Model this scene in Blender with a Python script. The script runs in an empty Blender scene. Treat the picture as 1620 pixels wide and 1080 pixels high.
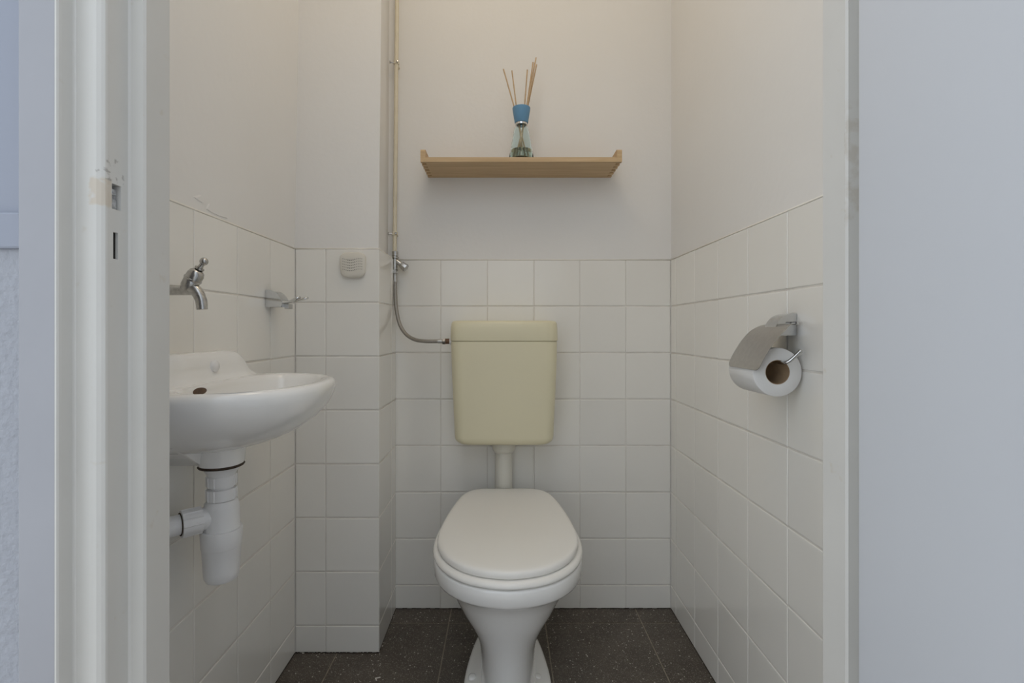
import bpy, bmesh, math, random
from mathutils import Vector, Matrix

# ------------------------------------------------------------------ camera, world, lights, exposure
S = bpy.context.scene
C = S.collection
CAM_Z = 0.90
FPX = 765.0                      # focal length in pixels of a 1620 px wide frame
cam_data = bpy.data.cameras.new('camera')
cam_data.sensor_width = 36.0
cam_data.lens = 36.0 * FPX / 1620.0
cam_data.shift_x = 13.0 / 1620.0
cam_data.shift_y = -18.0 / 1620.0
cam_data.clip_start = 0.01
cam = bpy.data.objects.new('camera', cam_data)
C.objects.link(cam)
cam.location = (0, 0, CAM_Z)
cam.rotation_euler = (math.radians(90), 0, 0)
S.camera = cam

world = bpy.data.worlds.new('world')
S.world = world
world.use_nodes = True
bg = world.node_tree.nodes['Background']
bg.inputs['Color'].default_value = (0.835, 0.911, 1.0, 1)
bg.inputs['Strength'].default_value = 1.62


def point_lamp(name, loc, energy, col, radius):
    l = bpy.data.lights.new(name, 'POINT')
    l.energy = energy
    l.color = col
    l.shadow_soft_size = radius
    o = bpy.data.objects.new(name, l)
    C.objects.link(o)
    o.location = loc


# ceiling lamp of the toilet, above the frame
point_lamp('ceiling_lamp', (-0.02, 0.82, 2.20), 4.7, (1.0, 0.862, 0.664), 0.20)

S.view_settings.view_transform = 'Standard'
S.view_settings.look = 'None'
S.view_settings.gamma = 1.0
S.view_settings.use_curve_mapping = False
S.view_settings.exposure = 0.10
S.cycles.caustics_reflective = False

random.seed(7)
PI = math.pi


# ------------------------------------------------------------------ materials
def mat(name, col, rough=0.5, metal=0.0, spec=0.5, coat=0.0, noise=0.0, nscale=8.0,
        bump=0.0, bscale=40.0, objrand=0.0, trans=0.0, ior=1.45, bump_dist=0.002, rvar=0.0):
    m = bpy.data.materials.new(name)
    m.use_nodes = True
    nt = m.node_tree
    b = nt.nodes['Principled BSDF']
    b.inputs['Base Color'].default_value = (*col, 1)
    b.inputs['Roughness'].default_value = rough
    b.inputs['Metallic'].default_value = metal
    b.inputs['Specular IOR Level'].default_value = spec
    b.inputs['Coat Weight'].default_value = coat
    b.inputs['Coat Roughness'].default_value = 0.06
    b.inputs['Transmission Weight'].default_value = trans
    b.inputs['IOR'].default_value = ior
    geo = nt.nodes.new('ShaderNodeNewGeometry')
    val = None
    if noise > 0:
        n = nt.nodes.new('ShaderNodeTexNoise')
        n.inputs['Scale'].default_value = nscale
        n.inputs['Detail'].default_value = 4
        nt.links.new(geo.outputs['Position'], n.inputs['Vector'])
        mr = nt.nodes.new('ShaderNodeMapRange')
        mr.inputs['From Min'].default_value = 0.3
        mr.inputs['From Max'].default_value = 0.7
        mr.inputs['To Min'].default_value = 1 - noise
        mr.inputs['To Max'].default_value = 1 + noise
        nt.links.new(n.outputs['Fac'], mr.inputs['Value'])
        val = mr.outputs['Result']
    if objrand > 0:
        oi = nt.nodes.new('ShaderNodeObjectInfo')
        mr2 = nt.nodes.new('ShaderNodeMapRange')
        mr2.inputs['To Min'].default_value = 1 - objrand
        mr2.inputs['To Max'].default_value = 1 + objrand
        nt.links.new(oi.outputs['Random'], mr2.inputs['Value'])
        if val is None:
            val = mr2.outputs['Result']
        else:
            mu = nt.nodes.new('ShaderNodeMath')
            mu.operation = 'MULTIPLY'
            nt.links.new(val, mu.inputs[0])
            nt.links.new(mr2.outputs['Result'], mu.inputs[1])
            val = mu.outputs[0]
    if val is not None:
        vm = nt.nodes.new('ShaderNodeVectorMath')
        vm.operation = 'SCALE'
        vm.inputs[0].default_value = col
        nt.links.new(val, vm.inputs['Scale'])
        nt.links.new(vm.outputs[0], b.inputs['Base Color'])
    if bump > 0:
        n2 = nt.nodes.new('ShaderNodeTexNoise')
        n2.inputs['Scale'].default_value = bscale
        n2.inputs['Detail'].default_value = 3
        nt.links.new(geo.outputs['Position'], n2.inputs['Vector'])
        bp = nt.nodes.new('ShaderNodeBump')
        bp.inputs['Strength'].default_value = bump
        bp.inputs['Distance'].default_value = bump_dist
        nt.links.new(n2.outputs['Fac'], bp.inputs['Height'])
        nt.links.new(bp.outputs['Normal'], b.inputs['Normal'])
    if rvar > 0:
        n3 = nt.nodes.new('ShaderNodeTexNoise')
        n3.inputs['Scale'].default_value = 30
        nt.links.new(geo.outputs['Position'], n3.inputs['Vector'])
        mr3 = nt.nodes.new('ShaderNodeMapRange')
        mr3.inputs['To Min'].default_value = max(0, rough - rvar)
        mr3.inputs['To Max'].default_value = rough + rvar
        nt.links.new(n3.outputs['Fac'], mr3.inputs['Value'])
        nt.links.new(mr3.outputs['Result'], b.inputs['Roughness'])
    return m


def blotch(m, col, lo=0.55, hi=0.7, scale=30.0, boxes=None, amount=1.0):
    """mix a wear colour into a material: by noise, and only inside given world boxes"""
    nt = m.node_tree
    b = nt.nodes['Principled BSDF']
    geo = nt.nodes.new('ShaderNodeNewGeometry')
    n = nt.nodes.new('ShaderNodeTexNoise')
    n.inputs['Scale'].default_value = scale
    n.inputs['Detail'].default_value = 5
    nt.links.new(geo.outputs['Position'], n.inputs['Vector'])
    mr = nt.nodes.new('ShaderNodeMapRange')
    mr.inputs['From Min'].default_value = lo
    mr.inputs['From Max'].default_value = hi
    mr.inputs['To Max'].default_value = amount
    nt.links.new(n.outputs['Fac'], mr.inputs['Value'])
    fac = mr.outputs['Result']
    if boxes:
        tot = None
        for (c, h) in boxes:
            s = nt.nodes.new('ShaderNodeVectorMath'); s.operation = 'SUBTRACT'
            s.inputs[1].default_value = (c[0] + 0.003, c[1] + 0.003, c[2] + 0.003)
            nw = nt.nodes.new('ShaderNodeTexNoise'); nw.inputs['Scale'].default_value = 180
            nt.links.new(geo.outputs['Position'], nw.inputs['Vector'])
            wv = nt.nodes.new('ShaderNodeVectorMath'); wv.operation = 'MULTIPLY_ADD'
            wv.inputs[1].default_value = (0.006, 0.006, 0.006)
            nt.links.new(nw.outputs['Color'], wv.inputs[0])
            nt.links.new(geo.outputs['Position'], wv.inputs[2])
            nt.links.new(wv.outputs[0], s.inputs[0])
            d = nt.nodes.new('ShaderNodeVectorMath'); d.operation = 'DIVIDE'
            d.inputs[1].default_value = h
            nt.links.new(s.outputs[0], d.inputs[0])
            a = nt.nodes.new('ShaderNodeVectorMath'); a.operation = 'ABSOLUTE'
            nt.links.new(d.outputs[0], a.inputs[0])
            sx = nt.nodes.new('ShaderNodeSeparateXYZ')
            nt.links.new(a.outputs[0], sx.inputs[0])
            m1 = nt.nodes.new('ShaderNodeMath'); m1.operation = 'MAXIMUM'
            nt.links.new(sx.outputs[0], m1.inputs[0]); nt.links.new(sx.outputs[1], m1.inputs[1])
            m2 = nt.nodes.new('ShaderNodeMath'); m2.operation = 'MAXIMUM'
            nt.links.new(m1.outputs[0], m2.inputs[0]); nt.links.new(sx.outputs[2], m2.inputs[1])
            r = nt.nodes.new('ShaderNodeMapRange')
            r.inputs['From Min'].default_value = 1.0
            r.inputs['From Max'].default_value = 0.8
            nt.links.new(m2.outputs[0], r.inputs['Value'])
            if tot is None:
                tot = r.outputs['Result']
            else:
                mx = nt.nodes.new('ShaderNodeMath'); mx.operation = 'MAXIMUM'
                nt.links.new(tot, mx.inputs[0]); nt.links.new(r.outputs['Result'], mx.inputs[1])
                tot = mx.outputs[0]
        mu = nt.nodes.new('ShaderNodeMath'); mu.operation = 'MULTIPLY'
        nt.links.new(fac, mu.inputs[0]); nt.links.new(tot, mu.inputs[1])
        fac = mu.outputs[0]
    mix = nt.nodes.new('ShaderNodeMix')
    mix.data_type = 'RGBA'
    src = b.inputs['Base Color']
    if src.is_linked:
        nt.links.new(src.links[0].from_socket, mix.inputs[6])
    else:
        mix.inputs[6].default_value = src.default_value
    mix.inputs[7].default_value = (*col, 1)
    nt.links.new(fac, mix.inputs[0])
    nt.links.new(mix.outputs[2], b.inputs['Base Color'])
    return m


M = {}
M['plaster'] = mat('plaster', (0.84, 0.82, 0.79), 0.75, noise=0.012, nscale=3, bump=0.35, bscale=55, bump_dist=0.0015)
M['tile'] = mat('tile', (0.885, 0.86, 0.805), 0.13, coat=0.3, noise=0.012, nscale=5, bump=0.10, bscale=14,
                objrand=0.018, bump_dist=0.002)
M['grout'] = mat('grout', (0.77, 0.73, 0.67), 0.85, noise=0.08, nscale=25)
M['caulk'] = mat('caulk', (0.90, 0.86, 0.78), 0.6, noise=0.06, nscale=30)
M['ceiling'] = mat('ceiling_paint', (0.88, 0.87, 0.85), 0.8, noise=0.01)
M['frame'] = mat('frame_paint', (0.615, 0.60, 0.565), 0.38, noise=0.02, nscale=10, bump=0.25, bscale=18, bump_dist=0.0012)
blotch(M['frame'], (0.52, 0.46, 0.36), 0.68, 0.76, 60, amount=0.35)
blotch(M['frame'], (0.55, 0.44, 0.31), 0.30, 0.45, 120,
       boxes=[((-0.3725, 0.4525, 1.029), (0.012, 0.0075, 0.014))], amount=0.5)
blotch(M['frame'], (0.30, 0.28, 0.25), 0.56, 0.64, 170,
       boxes=[((-0.372, 0.456, 1.056), (0.006, 0.012, 0.010)), ((-0.372, 0.462, 1.046), (0.006, 0.012, 0.006))], amount=0.7)
blotch(M['frame'], (0.33, 0.24, 0.13), 0.42, 0.60, 90,
       boxes=[((0.347, 0.4800, 1.065), (0.02, 0.004, 0.065))], amount=0.25)
M['hall_trim'] = mat('hall_trim_dimmed', (0.315, 0.315, 0.335), 0.4, noise=0.02, nscale=10, bump=0.2, bscale=20, bump_dist=0.001)  # hall-side trim colour, darkened to offset daylight on its front
M['light_block_white'] = mat('light_block_white', (0.80, 0.80, 0.79), 0.7, noise=0.01)
M['door'] = mat('door_paint', (0.565, 0.58, 0.61), 0.4, noise=0.012, nscale=3, bump=0.12, bscale=25, bump_dist=0.001)
M['hall_wall'] = mat('hall_wall', (0.28, 0.298, 0.35), 0.7, bump=0.1, bscale=60)
M['hall_rough'] = mat('hall_wall_textured', (0.32, 0.33, 0.36), 0.75, noise=0.03, nscale=60, bump=0.9, bscale=160, bump_dist=0.002)
M['porcelain'] = mat('porcelain', (0.93, 0.915, 0.885), 0.12, coat=0.5, noise=0.006, nscale=4)
M['seat'] = mat('seat_plastic', (0.92, 0.895, 0.845), 0.26, noise=0.006, nscale=4)
M['cistern'] = mat('cistern_plastic', (0.80, 0.735, 0.52), 0.30, noise=0.012, nscale=6)
M['pvc'] = mat('white_plastic', (0.85, 0.84, 0.83), 0.35, noise=0.012, nscale=20)
M['flush'] = mat('flush_pipe_plastic', (0.74, 0.715, 0.64), 0.32, noise=0.012, nscale=12)
M['cream'] = mat('cream_plastic', (0.74, 0.70, 0.62), 0.4, noise=0.01)
M['pipe_paint'] = mat('pipe_paint', (0.72, 0.65, 0.50), 0.4, noise=0.05, nscale=30)
M['chrome'] = mat('chrome', (0.62, 0.62, 0.61), 0.09, metal=1.0, noise=0.04, nscale=60, rvar=0.05)
M['old_chrome'] = mat('old_chrome', (0.50, 0.49, 0.47), 0.26, metal=1.0, noise=0.16, nscale=150, rvar=0.14)
M['brushed'] = mat('brushed_steel', (0.52, 0.51, 0.49), 0.36, metal=1.0, noise=0.05, nscale=120)
M['hose'] = mat('hose_braid', (0.36, 0.335, 0.30), 0.42, metal=0.7, noise=0.12, nscale=300, bump=0.5, bscale=500)
M['brass'] = mat('brass_thread', (0.16, 0.09, 0.055), 0.5, metal=0.4)
M['hall_bounce_tan'] = mat('hall_bounce_tan', (0.56, 0.50, 0.43), 0.45, noise=0.1, nscale=6)
M['joint_dark'] = mat('joint_dark', (0.045, 0.035, 0.027), 0.9, noise=0.4, nscale=80)
M['dark'] = mat('dark_gap', (0.02, 0.018, 0.015), 0.8)
M['slot'] = mat('slot_shade', (0.10, 0.055, 0.03), 0.6, noise=0.4, nscale=90)
M['rust'] = mat('rusty_gasket', (0.05, 0.032, 0.02), 0.8, noise=0.5, nscale=160)
M['paper'] = mat('paper', (0.82, 0.81, 0.79), 0.9, noise=0.01, bump=0.2, bscale=300)
M['core'] = mat('cardboard', (0.36, 0.25, 0.15), 0.85, noise=0.08, nscale=60)
M['blue'] = mat('blue_cap', (0.15, 0.33, 0.52), 0.42, noise=0.02)
M['reed'] = mat('rattan_reed', (0.60, 0.43, 0.26), 0.7, noise=0.1, nscale=120)
M['glass'] = mat('pale_blue_glass', (0.88, 0.975, 1.0), 0.02, trans=1.0, ior=1.22)
M['liquid'] = mat('scent_liquid', (0.72, 0.80, 0.70), 0.02, trans=0.92, ior=1.33)
M['metal_ring'] = mat('metal_ring', (0.72, 0.72, 0.71), 0.2, metal=1.0)
M['strike'] = mat('strike_metal', (0.45, 0.46, 0.47), 0.5, metal=0.6, noise=0.35, nscale=250)
M['debris'] = mat('paint_flake', (0.75, 0.72, 0.66), 0.8, noise=0.05)


def wood_mat():
    m = mat('pine_wood', (0.56, 0.40, 0.24), 0.5)
    nt = m.node_tree
    b = nt.nodes['Principled BSDF']
    tc = nt.nodes.new('ShaderNodeTexCoord')
    mp = nt.nodes.new('ShaderNodeMapping')
    mp.inputs['Scale'].default_value = (1.6, 26, 40)
    n = nt.nodes.new('ShaderNodeTexNoise')
    n.inputs['Scale'].default_value = 3.0
    n.inputs['Detail'].default_value = 5
    n.inputs['Distortion'].default_value = 0.6
    cr = nt.nodes.new('ShaderNodeValToRGB')
    cr.color_ramp.elements[0].position = 0.30
    cr.color_ramp.elements[0].color = (0.53, 0.36, 0.19, 1)
    cr.color_ramp.elements[1].position = 0.72
    cr.color_ramp.elements[1].color = (0.66, 0.475, 0.275, 1)
    nt.links.new(tc.outputs['Object'], mp.inputs[0])
    nt.links.new(mp.outputs[0], n.inputs['Vector'])
    nt.links.new(n.outputs['Fac'], cr.inputs['Fac'])
    nt.links.new(cr.outputs['Color'], b.inputs['Base Color'])
    return m


M['wood'] = wood_mat()


def terrazzo_mat():
    m = mat('dark_terrazzo', (0.04, 0.035, 0.03), 0.45)
    nt = m.node_tree
    b = nt.nodes['Principled BSDF']
    geo = nt.nodes.new('ShaderNodeNewGeometry')
    n = nt.nodes.new('ShaderNodeTexNoise')
    n.inputs['Scale'].default_value = 9
    n.inputs['Detail'].default_value = 6
    nt.links.new(geo.outputs['Position'], n.inputs['Vector'])
    cr = nt.nodes.new('ShaderNodeValToRGB')
    cr.color_ramp.elements[0].position = 0.3
    cr.color_ramp.elements[0].color = (0.072, 0.058, 0.045, 1)
    cr.color_ramp.elements[1].position = 0.75
    cr.color_ramp.elements[1].color = (0.120, 0.100, 0.080, 1)
    nt.links.new(n.outputs['Fac'], cr.inputs['Fac'])
    prev = cr.outputs['Color']
    for scale, thr, soft, col, amt in ((380, 0.30, 0.12, (0.25, 0.22, 0.185), 0.65),
                                       (190, 0.20, 0.06, (0.36, 0.32, 0.28), 0.70),
                                       (85, 0.13, 0.04, (0.62, 0.57, 0.51), 0.9)):
        v = nt.nodes.new('ShaderNodeTexVoronoi')
        v.inputs['Scale'].default_value = scale
        nt.links.new(geo.outputs['Position'], v.inputs['Vector'])
        # only part of the cells carry a chip
        sep = nt.nodes.new('ShaderNodeSeparateColor')
        nt.links.new(v.outputs['Color'], sep.inputs[0])
        gt = nt.nodes.new('ShaderNodeMath'); gt.operation = 'GREATER_THAN'
        gt.inputs[1].default_value = 0.38
        nt.links.new(sep.outputs[0], gt.inputs[0])
        mr = nt.nodes.new('ShaderNodeMapRange')
        mr.inputs['From Min'].default_value = thr + soft
        mr.inputs['From Max'].default_value = thr
        mr.inputs['To Max'].default_value = amt
        nt.links.new(v.outputs['Distance'], mr.inputs['Value'])
        mu = nt.nodes.new('ShaderNodeMath'); mu.operation = 'MULTIPLY'
        nt.links.new(mr.outputs['Result'], mu.inputs[0]); nt.links.new(gt.outputs[0], mu.inputs[1])
        mix = nt.nodes.new('ShaderNodeMix'); mix.data_type = 'RGBA'
        nt.links.new(mu.outputs[0], mix.inputs[0])
        nt.links.new(prev, mix.inputs[6])
        mix.inputs[7].default_value = (*col, 1)
        prev = mix.outputs[2]
    nt.links.new(prev, b.inputs['Base Color'])
    n2 = nt.nodes.new('ShaderNodeTexNoise')
    n2.inputs['Scale'].default_value = 120
    nt.links.new(geo.outputs['Position'], n2.inputs['Vector'])
    bp = nt.nodes.new('ShaderNodeBump')
    bp.inputs['Strength'].default_value = 0.3
    bp.inputs['Distance'].default_value = 0.001
    nt.links.new(n2.outputs['Fac'], bp.inputs['Height'])
    nt.links.new(bp.outputs['Normal'], b.inputs['Normal'])
    return m


M['terrazzo'] = terrazzo_mat()
M['floor_grout'] = mat('floor_grout', (0.30, 0.26, 0.205), 0.9, noise=0.2, nscale=60)


# ------------------------------------------------------------------ mesh helpers
def obj(name, bm, m, parent=None, smooth=False, angle=None):
    bmesh.ops.recalc_face_normals(bm, faces=bm.faces)
    me = bpy.data.meshes.new(name)
    bm.to_mesh(me)
    bm.free()
    me.materials.append(M[m] if isinstance(m, str) else m)
    if smooth:
        for p in me.polygons:
            p.use_smooth = True
        if angle is not None:
            me.set_sharp_from_angle(angle=math.radians(angle))
    o = bpy.data.objects.new(name, me)
    C.objects.link(o)
    if parent is not None:
        o.parent = parent
        o.matrix_parent_inverse = Matrix.Translation(parent.location).inverted() if parent.type == 'EMPTY' else Matrix()
    return o


def thing(name, loc, label, cat, group=None):
    o = bpy.data.objects.new(name, None)
    C.objects.link(o)
    o.location = loc
    o.empty_display_size = 0.05
    o['label'] = label
    o['category'] = cat
    if group:
        o['group'] = group
    return o


def struct(o, label=None, cat=None):
    o['kind'] = 'structure'
    if label:
        o['label'] = label
    if cat:
        o['category'] = cat
    return o


def box(bm, x0, x1, y0, y1, z0, z1, bev=0.0, seg=2):
    vs = [bm.verts.new(p) for p in ((x0, y0, z0), (x1, y0, z0), (x1, y1, z0), (x0, y1, z0),
                                    (x0, y0, z1), (x1, y0, z1), (x1, y1, z1), (x0, y1, z1))]
    fs = [bm.faces.new([vs[i] for i in q]) for q in
          ((0, 3, 2, 1), (4, 5, 6, 7), (0, 1, 5, 4), (1, 2, 6, 5), (2, 3, 7, 6), (3, 0, 4, 7))]
    if bev > 0:
        es = set(e for f in fs for e in f.edges)
        bmesh.ops.bevel(bm, geom=list(es), offset=bev, segments=seg, affect='EDGES', profile=0.5)
    return bm


def loft(bm, rings, cap0=True, cap1=True, closed=True):
    vr = [[bm.verts.new(p) for p in r] for r in rings]
    n = len(vr[0])
    for a, b in zip(vr[:-1], vr[1:]):
        for i in range(n if closed else n - 1):
            j = (i + 1) % n
            bm.faces.new((a[i], a[j], b[j], b[i]))
    if cap0:
        bm.faces.new(list(reversed(vr[0])))
    if cap1:
        bm.faces.new(vr[-1])
    return vr


def frame_from(axis):
    a = Vector(axis).normalized()
    u = a.cross(Vector((0, 0, 1)))
    if u.length < 1e-4:
        u = Vector((1, 0, 0))
    u.normalize()
    v = a.cross(u).normalized()
    return a, u, v


def lathe(bm, origin, axis, prof, n=32, ribs=0, ribdepth=0.0, cap0=True, cap1=True):
    """prof: list of (t along axis, radius)"""
    a, u, v = frame_from(axis)
    o = Vector(origin)
    rings = []
    for t, r in prof:
        ring = []
        for i in range(n):
            th = 2 * PI * i / n
            rr = r
            if ribs:
                ph = (th * ribs / (2 * PI)) % 1.0
                if ph < 0.14 and r > 0:
                    rr = r + ribdepth
            ring.append(o + a * t + (u * math.cos(th) + v * math.sin(th)) * max(rr, 1e-5))
        rings.append(ring)
    loft(bm, rings, cap0, cap1)
    return bm


def smooth_path(pts, n=8):
    P = [Vector(p) for p in pts]
    P = [P[0] * 2 - P[1]] + P + [P[-1] * 2 - P[-2]]
    out = []
    for i in range(1, len(P) - 2):
        p0, p1, p2, p3 = P[i - 1:i + 3]
        for k in range(n):
            t = k / n
            out.append(0.5 * ((2 * p1) + (p2 - p0) * t + (2 * p0 - 5 * p1 + 4 * p2 - p3) * t * t +
                              (3 * p1 - p0 - 3 * p2 + p3) * t ** 3))
    out.append(P[-2])
    return out


def tube(bm, pts, r, n=16, sm=0, rb=None):
    path = smooth_path(pts, sm) if sm else [Vector(p) for p in pts]
    t0 = (path[1] - path[0]).normalized()
    _, u, v = frame_from(t0)
    rings = []
    for i, p in enumerate(path):
        t = (path[min(i + 1, len(path) - 1)] - path[max(i - 1, 0)]).normalized()
        u = (u - t * u.dot(t)).normalized()
        v = t.cross(u)
        f = i / (len(path) - 1)
        rr = r if rb is None else r + (rb - r) * f
        rings.append([p + (u * math.cos(2 * PI * k / n) + v * math.sin(2 * PI * k / n)) * rr for k in range(n)])
    loft(bm, rings)
    return bm


def sphere(bm, c, r, n=20):
    bmesh.ops.create_uvsphere(bm, u_segments=n, v_segments=n // 2, radius=r, matrix=Matrix.Translation(c))
    return bm


def prism(bm, poly, axis, a, b):
    """extrude a 2-D polygon: axis 'x' (poly y,z), 'y' (poly x,z), 'z' (poly x,y)"""
    def mk(p, t):
        return {'x': (t, p[0], p[1]), 'y': (p[0], t, p[1]), 'z': (p[0], p[1], t)}[axis]
    loft(bm, [[mk(p, a) for p in poly], [mk(p, b) for p in poly]])
    return bm


# ------------------------------------------------------------------ room dimensions (metres)
XL, XR, YB = -0.581, 0.539, 1.561          # left wall, right wall, back wall (tile faces)
BXX, BXY = -0.347, 1.347                   # pipe boxing: side face x, front face y
YI = 0.5165                                # inner face of the front wall
ZT = 1.127                                 # top of the tiling
ZC = 2.45
ROWS = [0.0] + [ZT - 0.15 * k for k in range(7, -1, -1)]
JT = 0.0036                                # width of the level joints
JV = 0.0020                                # width of the upright joints
TT = 0.0016                                # tile proud of its bed
BED = 0.0006                               # bed proud of the plaster slab

# ------------------------------------------------------------------ floor
bm = bmesh.new(); box(bm, -1.4, 1.4, -2.0, YB + 0.1, -0.06, -0.0008)
floor = struct(obj('floor', bm, 'floor_grout'), 'dark brown-grey speckled terrazzo tile floor of the toilet room', 'floor')
fx = [-1.356 + 0.297 * k for k in range(10)]
fx = [x for x in (-0.762, -0.465, -0.169, 0.1275, 0.425, 0.722)]
fy = [1.784, 1.487, 1.190, 0.893, 0.596]
for i in range(len(fx) - 1):
    for j in range(len(fy) - 1):
        x0, x1 = max(fx[i] + 0.0015, XL - 0.02), min(fx[i + 1] - 0.0015, XR + 0.02)
        y1, y0 = min(fy[j] - 0.0012, YB + 0.02), fy[j + 1] + 0.0012
        bm = bmesh.new(); box(bm, x0, x1, y0, y1, -0.003, 0.0, 0.0005, 1)
        obj('tile', bm, 'terrazzo', floor)
bm = bmesh.new(); box(bm, XL - 0.02, XR + 0.02, YI - 0.07, 0.594, -0.003, 0.004, 0.002)
obj('threshold', bm, 'terrazzo', floor)
bm = bmesh.new(); box(bm, -1.4, 1.4, -2.0, YI - 0.072, -0.003, 0.0)
obj('hall_bounce_floor', bm, 'hall_bounce_tan', floor)  # unseen hall floor, given a pale colour to bounce light inside

# ------------------------------------------------------------------ walls with tiles
tile_cache = {}


def tile_mesh(w, h):
    key = (round(w, 4), round(h, 4))
    if key in tile_cache:
        return tile_cache[key]
    bm = bmesh.new()
    rings = []
    for ins, z in ((0, 0), (0, TT * 0.35), (0.0005, TT * 0.72), (0.0014, TT * 0.93), (0.0030, TT)):
        x, y = w / 2 - ins, h / 2 - ins
        rings.append([(-x, -y, z), (x, -y, z), (x, y, z), (-x, y, z)])
    loft(bm, rings)
    bmesh.ops.recalc_face_normals(bm, faces=bm.faces)
    me = bpy.data.meshes.new('tile')
    bm.to_mesh(me); bm.free()
    me.materials.append(M['tile'])
    tile_cache[key] = me
    return me


ROT = {'-y': Matrix(((1, 0, 0), (0, 0, -1), (0, 1, 0))),
       '+x': Matrix(((0, 0, 1), (1, 0, 0), (0, 1, 0))),
       '-x': Matrix(((0, 0, -1), (-1, 0, 0), (0, 1, 0)))}


def tile_wall(wall, facing, plane, cuts):
    """plane: coordinate of the tile face; cuts: positions of the joints along the wall"""
    cuts = sorted(cuts)
    R = ROT[facing]
    sgn = {'-y': 1, '+x': -1, '-x': 1}[facing]
    base = plane + sgn * TT
    bm = bmesh.new()
    lo_, hi_ = sorted((base, base + sgn * BED))
    if facing == '-y':
        box(bm, cuts[0], cuts[-1], lo_, hi_, 0.0, ZT)
    else:
        box(bm, lo_, hi_, cuts[0], cuts[-1], 0.0, ZT)
    obj('tile_bed', bm, 'grout', wall)
    bm = bmesh.new()
    lo_, hi_ = sorted((base, plane + sgn * 0.0002))
    n_ = 60
    for i in range(n_):
        p0 = cuts[0] + (cuts[-1] - cuts[0]) * i / n_
        p1 = cuts[0] + (cuts[-1] - cuts[0]) * (i + 1) / n_
        zt_ = random.uniform(0.0012, 0.0034)
        if facing == '-y':
            box(bm, p0, p1, lo_, hi_, 0.0, zt_)
        else:
            box(bm, lo_, hi_, p0, p1, 0.0, zt_)
    obj('floor_joint', bm, 'joint_dark', wall)  # ragged dark brown strip along the wall foot
    for i in range(len(cuts) - 1):
        for j in range(len(ROWS) - 1):
            a0, a1 = cuts[i], cuts[i + 1]
            z0, z1 = ROWS[j], ROWS[j + 1]
            w = a1 - a0 - JV
            h = z1 - z0 - (JT if j else JT / 2 + 0.003)
            if w < 0.006:
                continue
            o = bpy.data.objects.new('tile', tile_mesh(w, h))
            C.objects.link(o)
            zc = (z0 + z1) / 2 + (0 if j else 0.0015 - JT / 4)
            loc = (((a0 + a1) / 2, base, zc) if facing == '-y' else (base, (a0 + a1) / 2, zc))
            tilt = Matrix.Rotation(random.uniform(-0.0022, 0.0022), 3, 'X') @ Matrix.Rotation(random.uniform(-0.0022, 0.0022), 3, 'Y')
            o.matrix_world = Matrix.Translation(loc) @ (R @ tilt).to_4x4()
            o.parent = wall


def bead(wall, pts):
    bm = bmesh.new()
    tube(bm, pts, 0.0019, 8)
    obj('caulk_bead', bm, 'caulk', wall, True)


off = TT + BED
# back wall
bm = bmesh.new(); box(bm, XL - 0.12, XR + 0.12, YB + off, YB + 0.12, 0, ZC)
wall_back = struct(obj('wall_back', bm, 'plaster'), 'back wall behind the toilet, white plaster above white square tiles', 'wall')
tile_wall(wall_back, '-y', YB, [-0.357, -0.204, -0.053, 0.0975, 0.2455, 0.394, XR])
bead(wall_back, [(BXX - 0.01, YB + 0.001, ZT), (0.1, YB + 0.001, ZT), (XR, YB + 0.001, ZT)])
# left wall: the plaster leans in a little towards the top
bm = bmesh.new()
prism(bm, [(XL - 0.12, 0), (XL - off, 0), (XL - off, ZT), (XL + 0.008, 1.75), (XL + 0.012, ZC), (XL - 0.12, ZC)], 'y', YI, YB + off)
wall_left = struct(obj('wall_left', bm, 'plaster'), 'left wall beside the wash basin, white plaster above white square tiles', 'wall')
tile_wall(wall_left, '+x', XL, [YI, 0.609, 0.758, 0.907, 1.056, 1.205, BXY])
bead(wall_left, [(XL - 0.001, YI, ZT), (XL - 0.001, 0.9, ZT), (XL - 0.001, BXY, ZT)])
for pts in ([(0.945, 1.137), (0.962, 1.134), (0.990, 1.133), (1.020, 1.135), (1.004, 1.140), (0.975, 1.147), (0.955, 1.150)],
            [(0.905, 1.150), (0.930, 1.146), (0.942, 1.152), (0.925, 1.160)]):
    bm = bmesh.new()
    loft(bm, [[(XL - 0.0021, y, z) for y, z in pts], [(XL - 0.0004, y * 0.9 + 0.098, z * 0.9 + 0.1142) for y, z in pts]])
    obj('plaster_flake', bm, 'plaster', wall_left)
# right wall
bm = bmesh.new(); box(bm, XR + off, XR + 0.12, YI, YB + off, 0, ZC)
wall_right = struct(obj('wall_right', bm, 'plaster'), 'right wall with the paper holder, white plaster above white square tiles', 'wall')
tile_wall(wall_right, '-x', XR, [YI, 0.621, 0.770, 0.919, 1.068, 1.217, 1.366, 1.515, YB])
bead(wall_right, [(XR + 0.001, YI, ZT), (XR + 0.001, 1.0, ZT), (XR + 0.001, YB, ZT)])
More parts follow.
